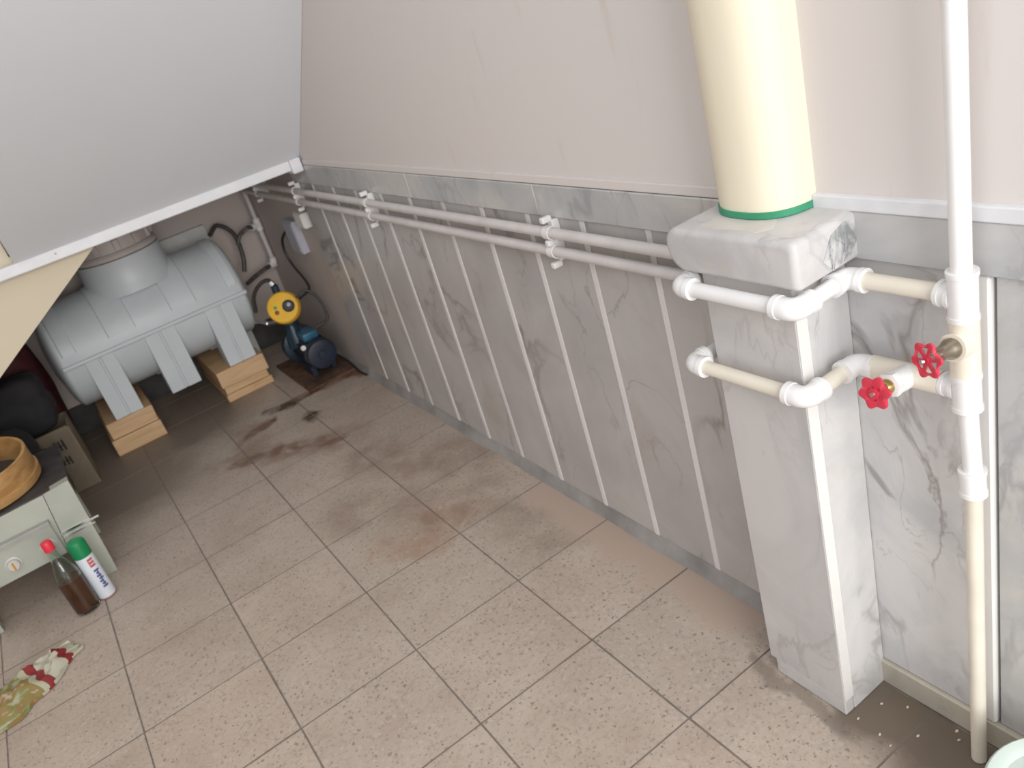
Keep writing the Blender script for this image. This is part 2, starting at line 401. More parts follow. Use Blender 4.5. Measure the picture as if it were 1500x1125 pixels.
# tall slabs between light strips
strips = [1.127 + .1985 * k for k in range(10)]
edges = [.885] + strips + [3.098]
for k in range(len(edges) - 1):
    a = edges[k] + (.0088 if k else 0); c_ = edges[k + 1] - (.0088 if k < len(edges) - 2 else 0)
    slab('marble_slab', a, c_, .034, .845, XW + random.uniform(-.0006, .0008), 'panel')
for y in strips: slab('marble_strip', y - .0080, y + .0080, .034, .752 if y > 5 else .845, XW - .0012, 'strip', .0008)
# border course along the top, slightly proud of the slabs
for a, c_ in ((.885, 1.46), (1.46, 2.08), (2.08, 2.62), (2.62, 3.10)):
    slab('border_slab', a + .0008, c_ - .0008, .843, ZT, XW - .008 + random.uniform(-.0006, .0006), 'border', .002)
for a, c_ in ((.10, .716), (-.5, .10)): slab('border_slab', a + .0008, c_ - .0008, .843, ZT, XW - .008, 'border', .002)
# right of the pillar
slab('marble_slab', .541, .735, .056, .842, XW + .0003, 'pillar_side')
slab('marble_strip', .5135, .5395, .056, .842, XW - .006, 'edge', .003)
slab('marble_slab', .20, .5095, .056, .842, XW + .001, 'border')
slab('marble_slab', -.3, .198, .056, .842, XW + .001, 'pillar_side')
slab('stone_sill', -.3, .735, .0, .055, XW - .007, 'sill', .003)
# ---- white moulding on top of the marble, cement skirting at its foot
bm = BM(); box(bm, (XW - .010, -1.2, ZT), (XW + .004, .754, ZT + .020), .002); tag(obj('trim_1', bm, M['white_trim']), kind='structure')
bm = BM(); box(bm, (XW - .006, .905, ZT + .001), (XW + .004, 2.91, ZT + .019), .002); tag(obj('trim_2', bm, M['wall']), kind='structure')
bm = BM()
prof = [(.912, .036), (XW - .002, .036), (XW - .004, .026), (XW - .016, 0), (.912, 0)]
n = 44; prev = None
for i in range(n + 1):
    y = .886 + (3.10 - .886) * i / n; rg = []
    for k, (x, z) in enumerate(prof):
        jx = noise.noise(Vector((y * 7, k * 3.1, 0))) * .004 if k in (1, 2, 3) else 0
        jz = noise.noise(Vector((y * 5, k * 1.7, 5))) * .005 if k in (0, 1, 2) else 0
        rg.append(bm.verts.new((x + jx, y, z + jz)))
    if prev:
        for k in range(5): bm.faces.new((prev[k], prev[(k + 1) % 5], rg[(k + 1) % 5], rg[k]))
    else: bm.faces.new(rg)
    prev = rg
bm.faces.new(prev)
tag(obj('baseboard_right', bm, M['mortar'], smooth=50), kind='structure')

# ---- back wall, left wall
bm = BM(); box(bm, (-1.6, 4.05, -.1), (.926, 4.2, 2.9)); tag(obj('wall_back', bm, M['recess']), kind='structure')
bm = BM(); box(bm, (-1.72, .6, -.1), (-1.6, 4.2, 2.9)); tag(obj('wall_left', bm, M['recess']), kind='structure')

bm = BM(); box(bm, (-1.598, 4.034, .001), (.924, 4.052, .13), .003); tag(obj('shade_strip_back', bm, M['tank_gap_shade']), kind='structure')  # added strip: its dark colour puts shade under the tank

# ---- sloping underside of the stair, its white edge bar and the cream stair side
y0, z0, sl = 2.94, .930, math.tan(math.radians(39.5))
y1 = .55; z1 = z0 + (y0 - y1) * sl
bm = BM(); prism(bm, [(y0, z0), (y1, z1), (y1, z1 + .16), (y0 + .02, z0 + .17), (y0 + .02, z0)], 'x', -.062, XW - .001)
tag(obj('ceiling', bm, M['soffit']), kind='structure')
bm = BM(); box(bm, (-1.58, 2.925, .905), (.868, 2.962, .940), .004); edge_bar = tag(obj('trim_3', bm, M['white_trim']), kind='structure')
bm = BM(); box(bm, (.855, 2.905, .893), (.8955, 2.965, .944), .006); obj('end_block', bm, M['white_trim'], edge_bar)
bm = BM(); box(bm, (.05, 2.9225, .924), (.056, 2.926, .930), .001); obj('screw_head', bm, M['grey_box'], edge_bar)
bm = BM(); prism(bm, [(.162, .897), (-.261, .631), (-1.59, -.19 + .0), (-1.59, 2.4), (-.068, 2.4), (-.068, .96), (.162, .915)], 'y', 2.97, 3.05)
tag(obj('wall_stair', bm, M['cream']), kind='structure')

bm = BM(); box(bm, (-1.6, 3.052, .955), (.925, 4.05, 1.08)); box(bm, (-.06, 2.965, .943), (.9255, 3.0515, 1.0))  # unseen slab, added to keep light out of the space under the stair
tag(obj('ceiling', bm, M['soffit']), kind='structure')

# ================================================================== PILLAR AND COLUMN
PX, PY0, PY1 = .791, .717, .883
pil = thing('marble_pillar', 'short square pillar clad in white veined marble with a thick rounded cap', 'pillar', (.85, .80, 0))
bm = BM(); box(bm, (PX + .022, PY0 + .02, 0), (.905, PY1 - .003, .84)); obj('core', bm, M['mortar'], pil)
bm = BM(); box(bm, (PX, PY0, .036), (PX + .0235, PY1, .8445), .0015, 1); obj('front_slab', bm, M['pillar'], pil)
bm = BM(); box(bm, (PX + .001, PY0 + .001, .001), (PX + .0235, PY1 - .012, .035), .0015, 1); obj('foot_slab', bm, M['pillar'], pil)
bm = BM(); box(bm, (PX + .0006, PY0 - .0012, .037), (PX + .0225, PY0 + .0006, .843)); tag(obj('polished_edge', bm, M['edge'], pil), 'bright polished slab edge running up the corner')
bm = BM(); box(bm, (PX + .024, PY0 + .0003, .001), (XW - .0005, PY0 + .020, .8445), .001, 1); obj('side_slab', bm, M['pillar_side'], pil)
bm = BM()                                         # cap: rounded bullnose at the far end, softened edges elsewhere
def arc(cy_, cz_, ry, rz, a0, a1, n_=7): return [(cy_ + ry * math.cos(math.radians(a0 + (a1 - a0) * k / n_)), cz_ + rz * math.sin(math.radians(a0 + (a1 - a0) * k / n_))) for k in range(n_ + 1)]
poly = arc(.701, .9035, .011, .0105, 180, 90, 4) + arc(.908, .889, .026, .025, 90, 0) + arc(.902, .886, .032, .041, 0, -90) + arc(.697, .851, .007, .006, 270, 180, 3)
prev = None; yc, zc, hy, hz = .812, .8795, .122, .0345
for k in range(6):
    a = PI / 2 * k / 5; x = .774 + .010 * (1 - math.sin(a)); ins = .010 * (1 - math.cos(a)); x = .774 + .010 * (1 - math.cos(a)); ins = .010 * (1 - math.sin(a))
    rg = [bm.verts.new((x, yc + (y - yc) * (1 - ins / hy), zc + (z - zc) * (1 - ins / hz))) for y, z in poly]
    if prev is None: bm.faces.new(rg)
    else:
        for q in range(len(rg)): bm.faces.new((prev[q], prev[(q + 1) % len(rg)], rg[(q + 1) % len(rg)], rg[q]))
    prev = rg
rg = [bm.verts.new((XW - .002, v_.co.y, v_.co.z)) for v_ in prev]
for q in range(len(rg)): bm.faces.new((prev[q], prev[(q + 1) % len(rg)], rg[(q + 1) % len(rg)], rg[q]))
bm.faces.new(rg)
capo = obj('cap_slab', bm, M['cap'], pil, 50)
bm = BM()                                         # rough broken patch on the cap's side
pts = [(.800, .851), (.826, .868), (.846, .898), (.872, .906), (.893, .902), (.897, .872), (.880, .855), (.845, .848)]
A = [bm.verts.new((x, .6893 + noise.noise(Vector((x * 60, z * 60, 0))) * .0006, z)) for x, z in pts[1:]]
cv = bm.verts.new((.868, .6880, .876)); Bk = [bm.verts.new((v_.co.x, .6915, v_.co.z)) for v_ in A]
for i in range(len(A)):
    j = (i + 1) % len(A); bm.faces.new((A[i], A[j], cv)); bm.faces.new((A[i], A[j], Bk[j], Bk[i]))
bm.faces.new(Bk); obj('raw_stone_patch', bm, M['rough_stone'], capo)
bm = BM(); prism(bm, [(.792, .845), (.797, .80), (.794, .77), (.815, .755), (.84, .77), (.86, .80), (.835, .875), (.812, .872), (.797, .878)], 'z', .9137, .9143)
tag(obj('paint_smear', bm, M['smear'], capo), 'pale paint smeared on top of the cap')

col_ = thing('half_round_column', 'cream painted half-round boxing rising from the marble cap up the wall', 'column', (.904, .829, .915))
def half(bm, cy, hw, dp, z0_, z1_, n=20, pw=2.5):
    pr_ = []
    for i in range(n + 1):
        a = PI * i / n; c_, s_ = math.cos(a), math.sin(a)
        pr_.append((XW + .001 - dp * abs(s_) ** (2 / pw), cy + hw * (abs(c_) ** (2 / pw)) * (1 if c_ > 0 else -1)))
    prism(bm, pr_, 'z', z0_, z1_)
bm = BM(); half(bm, .828, .0745, .072, .9155, 2.88); obj('shaft', bm, M['column'], col_, 30)
bm = BM(); half(bm, .828, .0765, .0745, .9153, .9245); tag(obj('painted_ring', bm, M['green_line'], col_, 30), 'green painted line around the foot')

# ================================================================== PIPES
def elbow(bm, c, da, db, L=.030, r=.0158):
    c = Vector(c); da = Vector(da).normalized(); db = Vector(db).normalized()
    tube(bm, round_path([c + da * L, c, c + db * L], .022, 7), r, 18)
    for d in (da, db): tube(bm, [c + d * (L - .006), c + d * (L + .003)], r + .0014, 18)
def sleeve(bm, a, b_, r=.0165, rim=True):
    a = Vector(a); b_ = Vector(b_); d = (b_ - a).normalized()
    tube(bm, [a, b_], r, 18)
    if rim: tube(bm, [a - d * .001, a + d * .005], r + .0014, 18); tube(bm, [b_ - d * .005, b_ + d * .001], r + .0014, 18)
def handwheel(bm, c, axis, R=.0215, th=.005, holes=.62, hub=.34, spoke=.32, n=6):
    x, y, z = frame(axis); c = Vector(c); seg_ = 72
    def P(r, a, h): return bm.verts.new(c + (x * math.cos(a) + y * math.sin(a)) * r + z * h)
    def ringset(ri, ro, lobes):
        v = []
        for i in range(seg_):
            a = 2 * PI * i / seg_; ro_ = ro * (1 + .13 * math.cos(n * a)) if lobes else ro
            mid = (ri + ro_) / 2
            v.append([P(ri, a, -th * .35), P(ri, a, th * .35), P(mid, a, th * .6), P(ro_ * .985, a, th * .35), P(ro_, a, 0), P(ro_ * .985, a, -th * .35), P(mid, a, -th * .6)])
        for i in range(seg_):
            A_, B2 = v[i], v[(i + 1) % seg_]
            for k in range(7): bm.faces.new((A_[k], A_[(k + 1) % 7], B2[(k + 1) % 7], B2[k]))
    ringset(R * holes, R, True)
    lathe(bm, c, z, [(0, -th * .8), (R * hub, -th * .7), (R * hub, th * .7), (0, th * .8)], 20)
    for i in range(n):
        a = 2 * PI * i / n; d = x * math.cos(a) + y * math.sin(a); s = -x * math.sin(a) + y * math.cos(a)
        p, q = c + d * R * hub * .8, c + d * R * (holes + .08); w_ = R * spoke / 2; h_ = th * .32
        vv = [bm.verts.new(p_ + s * w_ * a_ + z * h_ * b2) for p_ in (p, q) for a_, b2 in ((-1, -1), (1, -1), (1, 1), (-1, 1))]
        for f_ in ((0, 1, 2, 3), (4, 7, 6, 5), (0, 4, 5, 1), (1, 5, 6, 2), (2, 6, 7, 3), (3, 7, 4, 0)): bm.faces.new([vv[k] for k in f_])

XP, ZU, ZL = .879, .8165, .7755
# upper long pipe, wrapping round the top of the pillar to the riser
up = thing('upper_water_pipe', 'upper white plastic pipe running the wall and wrapping the pillar just under its cap', 'pipe', (.88, 1.5, ZU))
yb, xf, yf, xk, zw = .908, .766, .692, .871, .8245
bm = BM(); tube(bm, [(XP, .935, ZU), (XP, 2.0, ZU), (XP, 3.99, ZU)], .0115, 14); tag(obj('pipe', bm, M['ppr_dusty'], up, True), 'long dusty run along the wall')
bm = BM(); elbow(bm, (XP, yb, ZU), (0, 1, 0), (-1, 0, 0.08), .024); obj('elbow', bm, M['ppr'], up, True)
bm = BM(); tube(bm, [(XP - .02, yb, ZU + .002), (xf + .02, yb, zw)], .0118, 16); obj('pipe', bm, M['ppr'], up, True)
bm = BM(); elbow(bm, (xf, yb, zw), (1, 0, 0), (0, -1, 0), .026); obj('elbow', bm, M['ppr'], up, True)
bm = BM(); tube(bm, [(xf, yb - .02, zw), (xf, yf + .02, zw)], .0118, 16); obj('pipe', bm, M['ppr'], up, True)
bm = BM(); elbow(bm, (xf, yf, zw), (0, 1, 0), (1, 0, 0)); obj('elbow', bm, M['ppr'], up, True)
bm = BM(); tube(bm, [(xf + .02, yf, zw), (xk - .02, yf, zw + .002)], .0118, 16); obj('pipe', bm, M['ppr'], up, True)
bm = BM(); elbow(bm, (xk, yf, zw + .002), (-1, 0, 0), (0, -1, 0), .028); obj('elbow', bm, M['ppr'], up, True)
bm = BM(); tube(bm, [(xk, yf - .02, zw + .002), (xk, .541, zw + .002)], .0118, 16); tag(obj('pipe', bm, M['ppr_cream'], up, True), 'yellowed length beside the riser')
# lower long pipe: ends against the pillar
lo = thing('lower_water_pipe', 'lower white plastic pipe of the pair running along the marble wall', 'pipe', (.88, 1.5, ZL))
bm = BM(); tube(bm, [(XP, .888, ZL), (XP, 2.0, ZL), (XP, 3.99, ZL)], .0115, 14); obj('pipe', bm, M['ppr_dusty'], lo, True)
# lower wrap with its valve
z2 = .689
lw = thing('valved_water_pipe', 'lower plastic pipe loop wrapping the pillar mid-height, with a red-wheeled valve', 'pipe', (xf, .80, z2))
bm = BM(); tube(bm, [(XW - .004, yb + .004, z2 - .002), (xf + .02, yb + .004, z2)], .0118, 16); obj('pipe', bm, M['ppr'], lw, True)
bm = BM(); elbow(bm, (xf, yb + .004, z2), (1, 0, 0), (0, -1, 0), .026); obj('elbow', bm, M['ppr'], lw, True)
bm = BM(); tube(bm, [(xf, yb - .016, z2), (xf, yf + .02, z2)], .0112, 16); tag(obj('pipe', bm, M['ppr_cream'], lw, True), 'yellowed length across the pillar front')
bm = BM(); elbow(bm, (xf, yf, z2), (0, 1, 0), (1, 0, 0)); obj('elbow', bm, M['ppr'], lw, True)
bm = BM(); tube(bm, [(xf + .02, yf, z2), (xk - .02, yf - .003, z2 + .004)], .0118, 16); tag(obj('pipe', bm, M['ppr_cream'], lw, True), 'yellowed length beside the pillar')
bm = BM(); elbow(bm, (xk, yf - .004, z2 + .005), (-1, 0, 0), (0, -1, 0), .030); obj('elbow', bm, M['ppr'], lw, True)
bm = BM(); sleeve(bm, (xk, .660, z2 + .006), (xk, .560, z2 + .008), .0165, False); tube(bm, [(xk, .57, z2 + .008), (xk, .541, z2 + .008)], .0118, 16)
vb = obj('valve_body', bm, M['ppr_cream'], lw, True)
bm = BM(); sleeve(bm, (xk, .607, z2 + .007), (xk - .036, .607, z2 + .012), .0165, False)
lathe(bm, (xk - .036, .607, z2 + .012), (-1, 0, .14), [(0.0165, -.002), (.0175, 0), (.0175, .009), (.013, .0105), (0, .0105)], 6); obj('valve_neck', bm, M['ppr'], vb, 30)
bm = BM(); lathe(bm, (xk - .044, .607, z2 + .0132), (-1, 0, .14), [(0, 0), (.0105, 0), (.0105, .006), (.008, .012), (.0065, .013), (.0045, .020), (.003, .021), (.003, .034), (0, .034)], 20); obj('bonnet', bm, M['brass'], lw, 30)
bm = BM(); handwheel(bm, (xk - .0735, .607, z2 + .0173), (-1, 0, .14), .0215, .006, .50, .36, .55, 6)
hw = obj('handwheel', bm, M['red'], lw, 40)
bm = BM(); lathe(bm, (xk - .0775, .607, z2 + .0178), (-1, 0, .14), [(0, 0), (.0035, 0), (.003, .003), (0, .003)], 10); obj('wheel_screw', bm, M['chrome'], hw, 40)
# vertical riser
rs = thing('riser_pipe', 'white vertical plastic riser standing clear of the wall at the right, with fittings and valve', 'pipe', (.86, .515, 0))
RX, RY = .866, .527
bm = BM(); tube(bm, [(RX, RY - .004, 2.88), (RX, RY + .001, .857)], .0122, 18); obj('pipe', bm, M['ppr'], rs, True)
bm = BM(); sleeve(bm, (RX, RY, .862), (RX, RY, .800), .0172); sleeve(bm, (RX + .002, RY + .01, zw + .002), (xk, .556, zw + .002), .0165)
obj('tee', bm, M['ppr'], rs, True)
bm = BM(); sleeve(bm, (RX, RY, .7995), (RX, RY - .001, .7225), .0178, False)
vb = obj('valve_body', bm, M['ppr_cream'], rs, True)
bm = BM(); sleeve(bm, (RX, RY, .766), (RX - .026, RY, .771), .0178, False); obj('valve_neck', bm, M['ppr_cream'], vb, True)
bm = BM(); lathe(bm, (RX - .026, RY, .7708), (-1, 0, .17), [(0, 0), (.0135, 0), (.0135, .004), (.0115, .010), (.0100, .014), (.0090, .024), (.0045, .026), (.0035, .047), (0, .047)], 20); obj('bonnet', bm, M['dull_brass'], rs, 30)
bm = BM(); handwheel(bm, (RX - .074, RY + .001, .778), (-.96, .24, .12), .0215, .0045, .74, .24, .20, 6)
hw = obj('handwheel', bm, M['red'], rs, 40)
bm = BM(); lathe(bm, (RX - .079, RY + .003, .7783), (-.93, .36, .06), [(0, 0), (.0035, 0), (.003, .003), (0, .003)], 10); obj('wheel_screw', bm, M['chrome'], hw, 40)
bm = BM(); sleeve(bm, (RX, RY - .001, .7220), (RX, RY - .002, .672), .0172); sleeve(bm, (RX + .002, RY + .01, z2 + .009), (xk, .556, z2 + .008), .0155)
obj('tee', bm, M['ppr'], rs, True)
bm = BM(); tube(bm, [(RX, RY - .002, .676), (RX - .002, RY - .008, .57)], .0120, 18); obj('pipe', bm, M['ppr'], rs, True)
bm = BM(); sleeve(bm, (RX - .002, RY - .007, .578), (RX - .002, RY - .008, .540), .0162); obj('coupling', bm, M['ppr'], rs, True)
bm = BM(); tube(bm, [(RX - .002, RY - .008, .545), (RX - .003, RY - .006, .002)], .0114, 18); tag(obj('pipe', bm, M['ppr_cream'], rs, True), 'yellowed lower length going down to the floor')

# pipe clips
def clip(y, label, screw=True):
    t = thing('pipe_clip', label, 'clip', (.90, y, .796), 'double clips holding the wall pipes')
    face = XW if y < 3.1 else .926
    bm = BM(); box(bm, (XP + .006, y - .009, .752), (face - .0005, y + .009, .842), .002); obj('base', bm, M['clip'], t)
    for zz in (ZU, ZL):
        bm = BM(); lathe(bm, (XP, y - .010, zz), (0, 1, 0), [(.0121, 0), (.0150, 0), (.0150, .020), (.0121, .020)], 18, True)
        obj('clamp_ring', bm, M['clip'], t, 30)
    for zz in (.846, .796, .746):
        bm = BM(); box(bm, (XP - .014, y - .007, zz - .0065), (XP + .010, y + .007, zz + .0065), .003); obj('clamp_lug', bm, M['clip'], t)
clip(1.412, 'white double pipe clip nearest the pillar')
clip(2.378, 'white double pipe clip halfway along the striped marble')
clip(3.062, 'white double pipe clip at the far edge of the marble')
clip(3.60, 'small pipe clip beyond the marble, under the stair')

# ================================================================== FAR CORNER PLUMBING
cp = thing('corner_supply_pipe', 'thin grey-white vertical supply pipe with two tees in the dark far corner', 'pipe', (.905, 3.93, .38))
bm = BM(); tube(bm, [(.903, 3.93, .77), (.903, 3.93, .385)], .0115, 12); obj('pipe', bm, M['ppr_dusty'], cp, True)
bm = BM(); sleeve(bm, (.903, 3.93, .625), (.903, 3.93, .570), .0165); sleeve(bm, (.903, 3.93, .597), (.868, 3.915, .594), .0145); obj('tee', bm, M['ppr'], cp, True)
bm = BM(); elbow(bm, (.903, 3.93, .400), (0, 0, 1), (-1, -.3, 0), .026, .0155); obj('elbow', bm, M['ppr'], cp, True)
def hose(name, label, pts, r, mat, ends=()):
    t = thing(name, label, 'hose', pts[0])
    bm = BM(); tube(bm, catmull(pts, 7), r, 10); obj('hose_tube', bm, M[mat], t, True)
    for a, b_ in ends:
        bm = BM(); tube(bm, [a, Vector(a).lerp(Vector(b_), .5), b_], .0125, 6); obj('end_nut', bm, M['chrome'], t)
    return t
hose('braided_hose', 'dark braided hose looping from behind the tank up to the upper corner tee',
     [(.69, 3.99, .62), (.735, 3.96, .655), (.78, 3.92, .60), (.77, 3.88, .50), (.745, 3.87, .43)], .010, 'hose')
hose('connector_hose', 'short dark hose joining the looped hose to the upper tee of the corner pipe',
     [(.772, 3.90, .548), (.80, 3.90, .588), (.845, 3.91, .604), (.872, 3.915, .596)], .009, 'hose', [((.81, 3.90, .592), (.842, 3.91, .602))])
hose('connector_hose', 'short ribbed hose reaching left from the lower elbow of the corner pipe',
     [(.885, 3.925, .398), (.84, 3.91, .395), (.79, 3.90, .385), (.735, 3.88, .372)], .010, 'hose', [((.845, 3.91, .396), (.80, 3.90, .388))])
hose('pump_outlet_hose', 'dark hose with a chrome bend rising from the pressure controller towards the tank',
     [(.757, 3.468, .432), (.745, 3.50, .445), (.715, 3.55, .425), (.685, 3.60, .375), (.675, 3.64, .30)], .009, 'hose', [((.7565, 3.467, .421), (.752, 3.476, .436))])
hose('pump_inlet_hose', 'short hose with chrome nuts between tank side and blue pump',
     [(.655, 3.70, .250), (.69, 3.62, .236), (.72, 3.55, .245), (.745, 3.49, .250)], .011, 'chrome', [((.672, 3.66, .243), (.695, 3.60, .238))])

sb_ = thing('switch_box', 'flat grey rectangular box fixed to the wall beyond the marble', 'box', (.926, 3.41, .58))
bm = BM(); box(bm, (.893, 3.335, .520), (.9258, 3.465, .662), .004); obj('housing', bm, M['grey_box'], sb_)
bm = BM(); box(bm, (.8895, 3.341, .526), (.8932, 3.459, .656), .002); obj('cover', bm, M['grey_box'], sb_)
jb = thing('junction_box', 'small off-white box on the wall under the far pipe clip', 'box', (.926, 3.21, .67))
bm = BM(); box(bm, (.894, 3.165, .648), (.9258, 3.262, .712), .005); obj('housing', bm, M['white_box'], jb)
bm = BM(); box(bm, (.8905, 3.170, .652), (.8945, 3.257, .708), .002); obj('cover', bm, M['white_box'], jb)

# ================================================================== WATER TANK
tk = thing('water_tank', 'grey horizontal plastic water tank with ribbed shell under the stair', 'tank', (.27, 3.79, .145))
cx0, cx1, cy, cz, r0 = -.105, .640, 3.79, .42, .222
def shell_prof(rr): # along +x
    p = []; L = cx1 - cx0
    for i in range(7):
        a = PI / 2 * i / 6; p.append((rr * (.80 + .20 * math.sin(a)) if i else 0.0001, -.035 * math.cos(a) + .03 * (i > 0)))
    return p
def cyl_shell(bm, rr, x0, x1, dome, a0=0, a1=2 * PI, seg_=64):
    prof = [(0.0, -dome)]
    for i in range(1, 9):
        a = PI / 2 * i / 8; prof.append((rr * (1 - (1 - math.sin(a)) * .55) if i < 8 else rr, -dome * .75 * math.cos(a)))
    prof.insert(1, (rr * .30, -dome * .97))
    L = x1 - x0; full_ = prof + [(r, L - h) for r, h in reversed(prof)]
    lathe(bm, (x0, cy, cz), (1, 0, 0), [(max(r, 0), h) for r, h in full_], seg_)
bm = BM(); cyl_shell(bm, r0, cx0, cx1, .05); obj('shell', bm, M['tank'], tk, 50)
bm = BM()                                          # seam flange round the middle
box(bm, (cx0 - .015, cy - r0 - .0085, cz - .010), (cx1 + .022, cy + r0 + .006, cz + .010), .007, 4); obj('seam_flange', bm, M['tank'], tk, 50)
def band(x0, x1, name='rib_band', a0=12, a1=168, rr=r0 + .007):
    bm = BM(); n_ = 30; rings = []
    for i in range(n_ + 1):
        a = math.radians(a0 + (a1 - a0) * i / n_); k = 1
        rg = []
        for x, r in ((x0, r0 - .004), (x0 + .002, rr - .002), (x0 + .005, rr), (x1 - .005, rr), (x1 - .002, rr - .002), (x1, r0 - .004)):
            rg.append(bm.verts.new((x, cy - r * math.cos(a), cz + r * math.sin(a))))
        rings.append(rg)
    for A_, B2 in zip(rings[:-1], rings[1:]):
        for k in range(5): bm.faces.new((A_[k], A_[k + 1], B2[k + 1], B2[k]))
        bm.faces.new((A_[5], A_[0], B2[0], B2[5]))
    bm.faces.new(rings[0]); bm.faces.new(rings[-1])
    obj(name, bm, M['tank'], tk, 30)
for x0_, x1_ in ((-.098, -.040), (.085, .200), (.348, .458), (.592, .640)): band(x0_, x1_)
for xa, xb in ((-.037, .078), (.205, .333), (.464, .586)):
    for ys in (-1, 1):
        bm = BM(); yo = cy + ys * (r0 + .006); yi = cy + ys * (r0 - .10)
        w_ = (xb - xa)
        for a_, b_, dy in ((xa, xa + w_ * .46, 0), (xa + w_ * .46, xa + w_ * .54, -.004 * ys), (xa + w_ * .54, xb, 0)):
            box(bm, (a_, min(yo + dy, yi), .1455), (b_, max(yo + dy, yi), cz - .006), .0015, 1)
        obj('leg', bm, M['tank'], tk)
NX, NY = .278, 3.785
bm = BM(); lathe(bm, (NX, NY, .59), (0, 0, 1), [(0, 0), (.192, 0), (.182, .03), (.174, .055), (.170, .125), (.172, .132), (.172, .140), (0, .140)], 48); obj('neck', bm, M['tank'], tk, 35)
bm = BM(); lathe(bm, (NX, NY, .7295), (0, 0, 1), [(0, 0), (.160, 0), (.170, .006), (.172, .018), (.166, .028), (.158, .030), (.155, .082), (.146, .090), (0, .094)], 48)
lid = obj('lid', bm, M['lid'], tk, 35)
for k in range(12):
    a = 2 * PI * k / 12; bm = BM(); box(bm, (-.012, .152, .762), (.012, .168, .806), .003)
    bm.transform(Matrix.Translation((NX, NY, 0)) @ Matrix.Rotation(a, 4, 'Z')); obj('grip', bm, M['lid'], lid)

bm = BM(); box(bm, (.475, 4.022, .0), (.690, 4.045, .672), .002)
tag(obj('white_panel', bm, M['board']), 'white panel standing behind the right end of the tank', 'panel')
# timber blocks, one object each
def block(a, b_, label):
    bm = BM(); box(bm, a, b_, .004, 2)
    for v_ in bm.verts: v_.co += Vector((noise.noise(v_.co * 9), noise.noise(v_.co * 9 + Vector((5, 0, 0))), 0)) * .004
    tag(obj('timber_block', bm, M['wood']), label, 'wood block', 'timber blocks under the tank')
block((-.095, 3.552, 0), (.113, 4.018, .072), 'bottom pine block under the left tank leg')
block((-.085, 3.558, .073), (.108, 4.018, .145), 'top pine block directly under the left tank leg')
block((.395, 3.552, 0), (.608, 4.018, .034), 'lowest thin pine block under the right tank leg')
block((.400, 3.556, .035), (.600, 4.018, .068), 'middle thin pine block under the right tank leg')
block((.392, 3.550, .069), (.612, 4.018, .145), 'top thick pine block under the right tank leg')

# ================================================================== PUMP
bm = BM(); box(bm, (.668, 3.235, 0), (.893, 3.70, .012), .003); tag(obj('rusted_plate', bm, M['rust']), 'thin rusty plate on the floor under the blue pump', 'plate')
pp = thing('water_pump', 'dark blue electric water pump on the floor between tank and marble wall', 'pump', (.78, 3.4, .012))
MX, MZ = .792, .112
bm = BM(); lathe(bm, (MX, 3.275, MZ), (0, 1, 0), [(0, 0), (.018, .001), (.020, .006), (.045, .006), (.062, .010), (.068, .022), (.068, .05), (.060, .055)], 32); obj('fan_cover', bm, M['pump_dark'], pp, 35)
bm = BM(); lathe(bm, (MX, 3.33, MZ), (0, 1, 0), [(.058, 0), (.060, .0), (.060, .17), (.050, .172), (0, .172)], 28)
for k in range(20):
    a = 2 * PI * k / 20; b2 = BM(); box(b2, (-.002, .058, 0), (.002, .067, .155)); b2.transform(Matrix.Translation((MX, 3.335, MZ)) @ Matrix.Rotation(-PI / 2, 4, 'X') @ Matrix.Rotation(a, 4, 'Z'))
    me_ = bpy.data.meshes.new('t'); b2.to_mesh(me_); b2.free(); bm.from_mesh(me_); bpy.data.meshes.remove(me_)
obj('motor_body', bm, M['pump_dark'], pp, 35)
bm = BM(); lathe(bm, (MX - .012, 3.50, MZ + .005), (0, 1, 0), [(0, 0), (.060, 0), (.082, .010), (.086, .03), (.080, .06), (.05, .075), (0, .078)], 32); obj('pump_casing', bm, M['pump_blue'], pp, 35)
bm = BM(); lathe(bm, (.758, 3.475, .13), (0, 0, 1), [(0, 0), (.045, 0), (.040, .05), (.026, .085), (.022, .10), (.028, .104), (.028, .128), (0, .128)], 20); obj('outlet_neck', bm, M['pump_blue'], pp, 35)
bm = BM(); box(bm, (MX - .040, 3.335, MZ + .060), (MX + .030, 3.43, MZ + .098), .008, 3); tb = obj('terminal_box', bm, M['pump_light'], pp, 35)
bm = BM(); lathe(bm, (MX - .058, 3.315, MZ + .052), (-.3, -1, .3), [(0, 0), (.011, 0), (.011, .014), (0, .016)], 14); obj('drain_plug', bm, M['knob'], pp, 35)
for xs in (-1, 1):
    bm = BM(); box(bm, (MX + xs * .045 - .012, 3.34, .0125), (MX + xs * .045 + .012, 3.47, .060), .003); obj('foot', bm, M['pump_dark'], pp)
pc = thing('pressure_controller', 'round yellow pressure controller with black dial sitting on top of the blue pump', 'controller', (.755, 3.45, .26))
fc = Vector((.748, 3.43, .327)); ax = Vector((-.42, -1, .42)).normalized()
bm = BM(); lathe(bm, fc, ax, [(0, -.035), (.050, -.035), (.064, -.028), (.068, -.012), (.068, .004), (.063, .011), (0, .013)], 36); hs = obj('housing', bm, M['yellow'], pc, 35)
x_, y_, z_ = frame(ax)
bm = BM(); lathe(bm, fc, ax, [(.066, -.030), (.0705, -.030), (.0705, -.018), (.066, -.018)], 36, True); obj('rim', bm, M['orange'], pc, 35)
rt = Vector((1, -.3, -.1)); rt = (rt - ax * rt.dot(ax)).normalized(); upv = ax.cross(rt)
if upv.z < 0: upv = -upv
dc = fc + rt * .026 + ax * .011
bm = BM(); lathe(bm, dc, ax, [(0, 0), (.026, 0), (.026, .006), (.021, .010), (0, .010)], 24); dl = obj('dial', bm, M['black'], pc, 35)
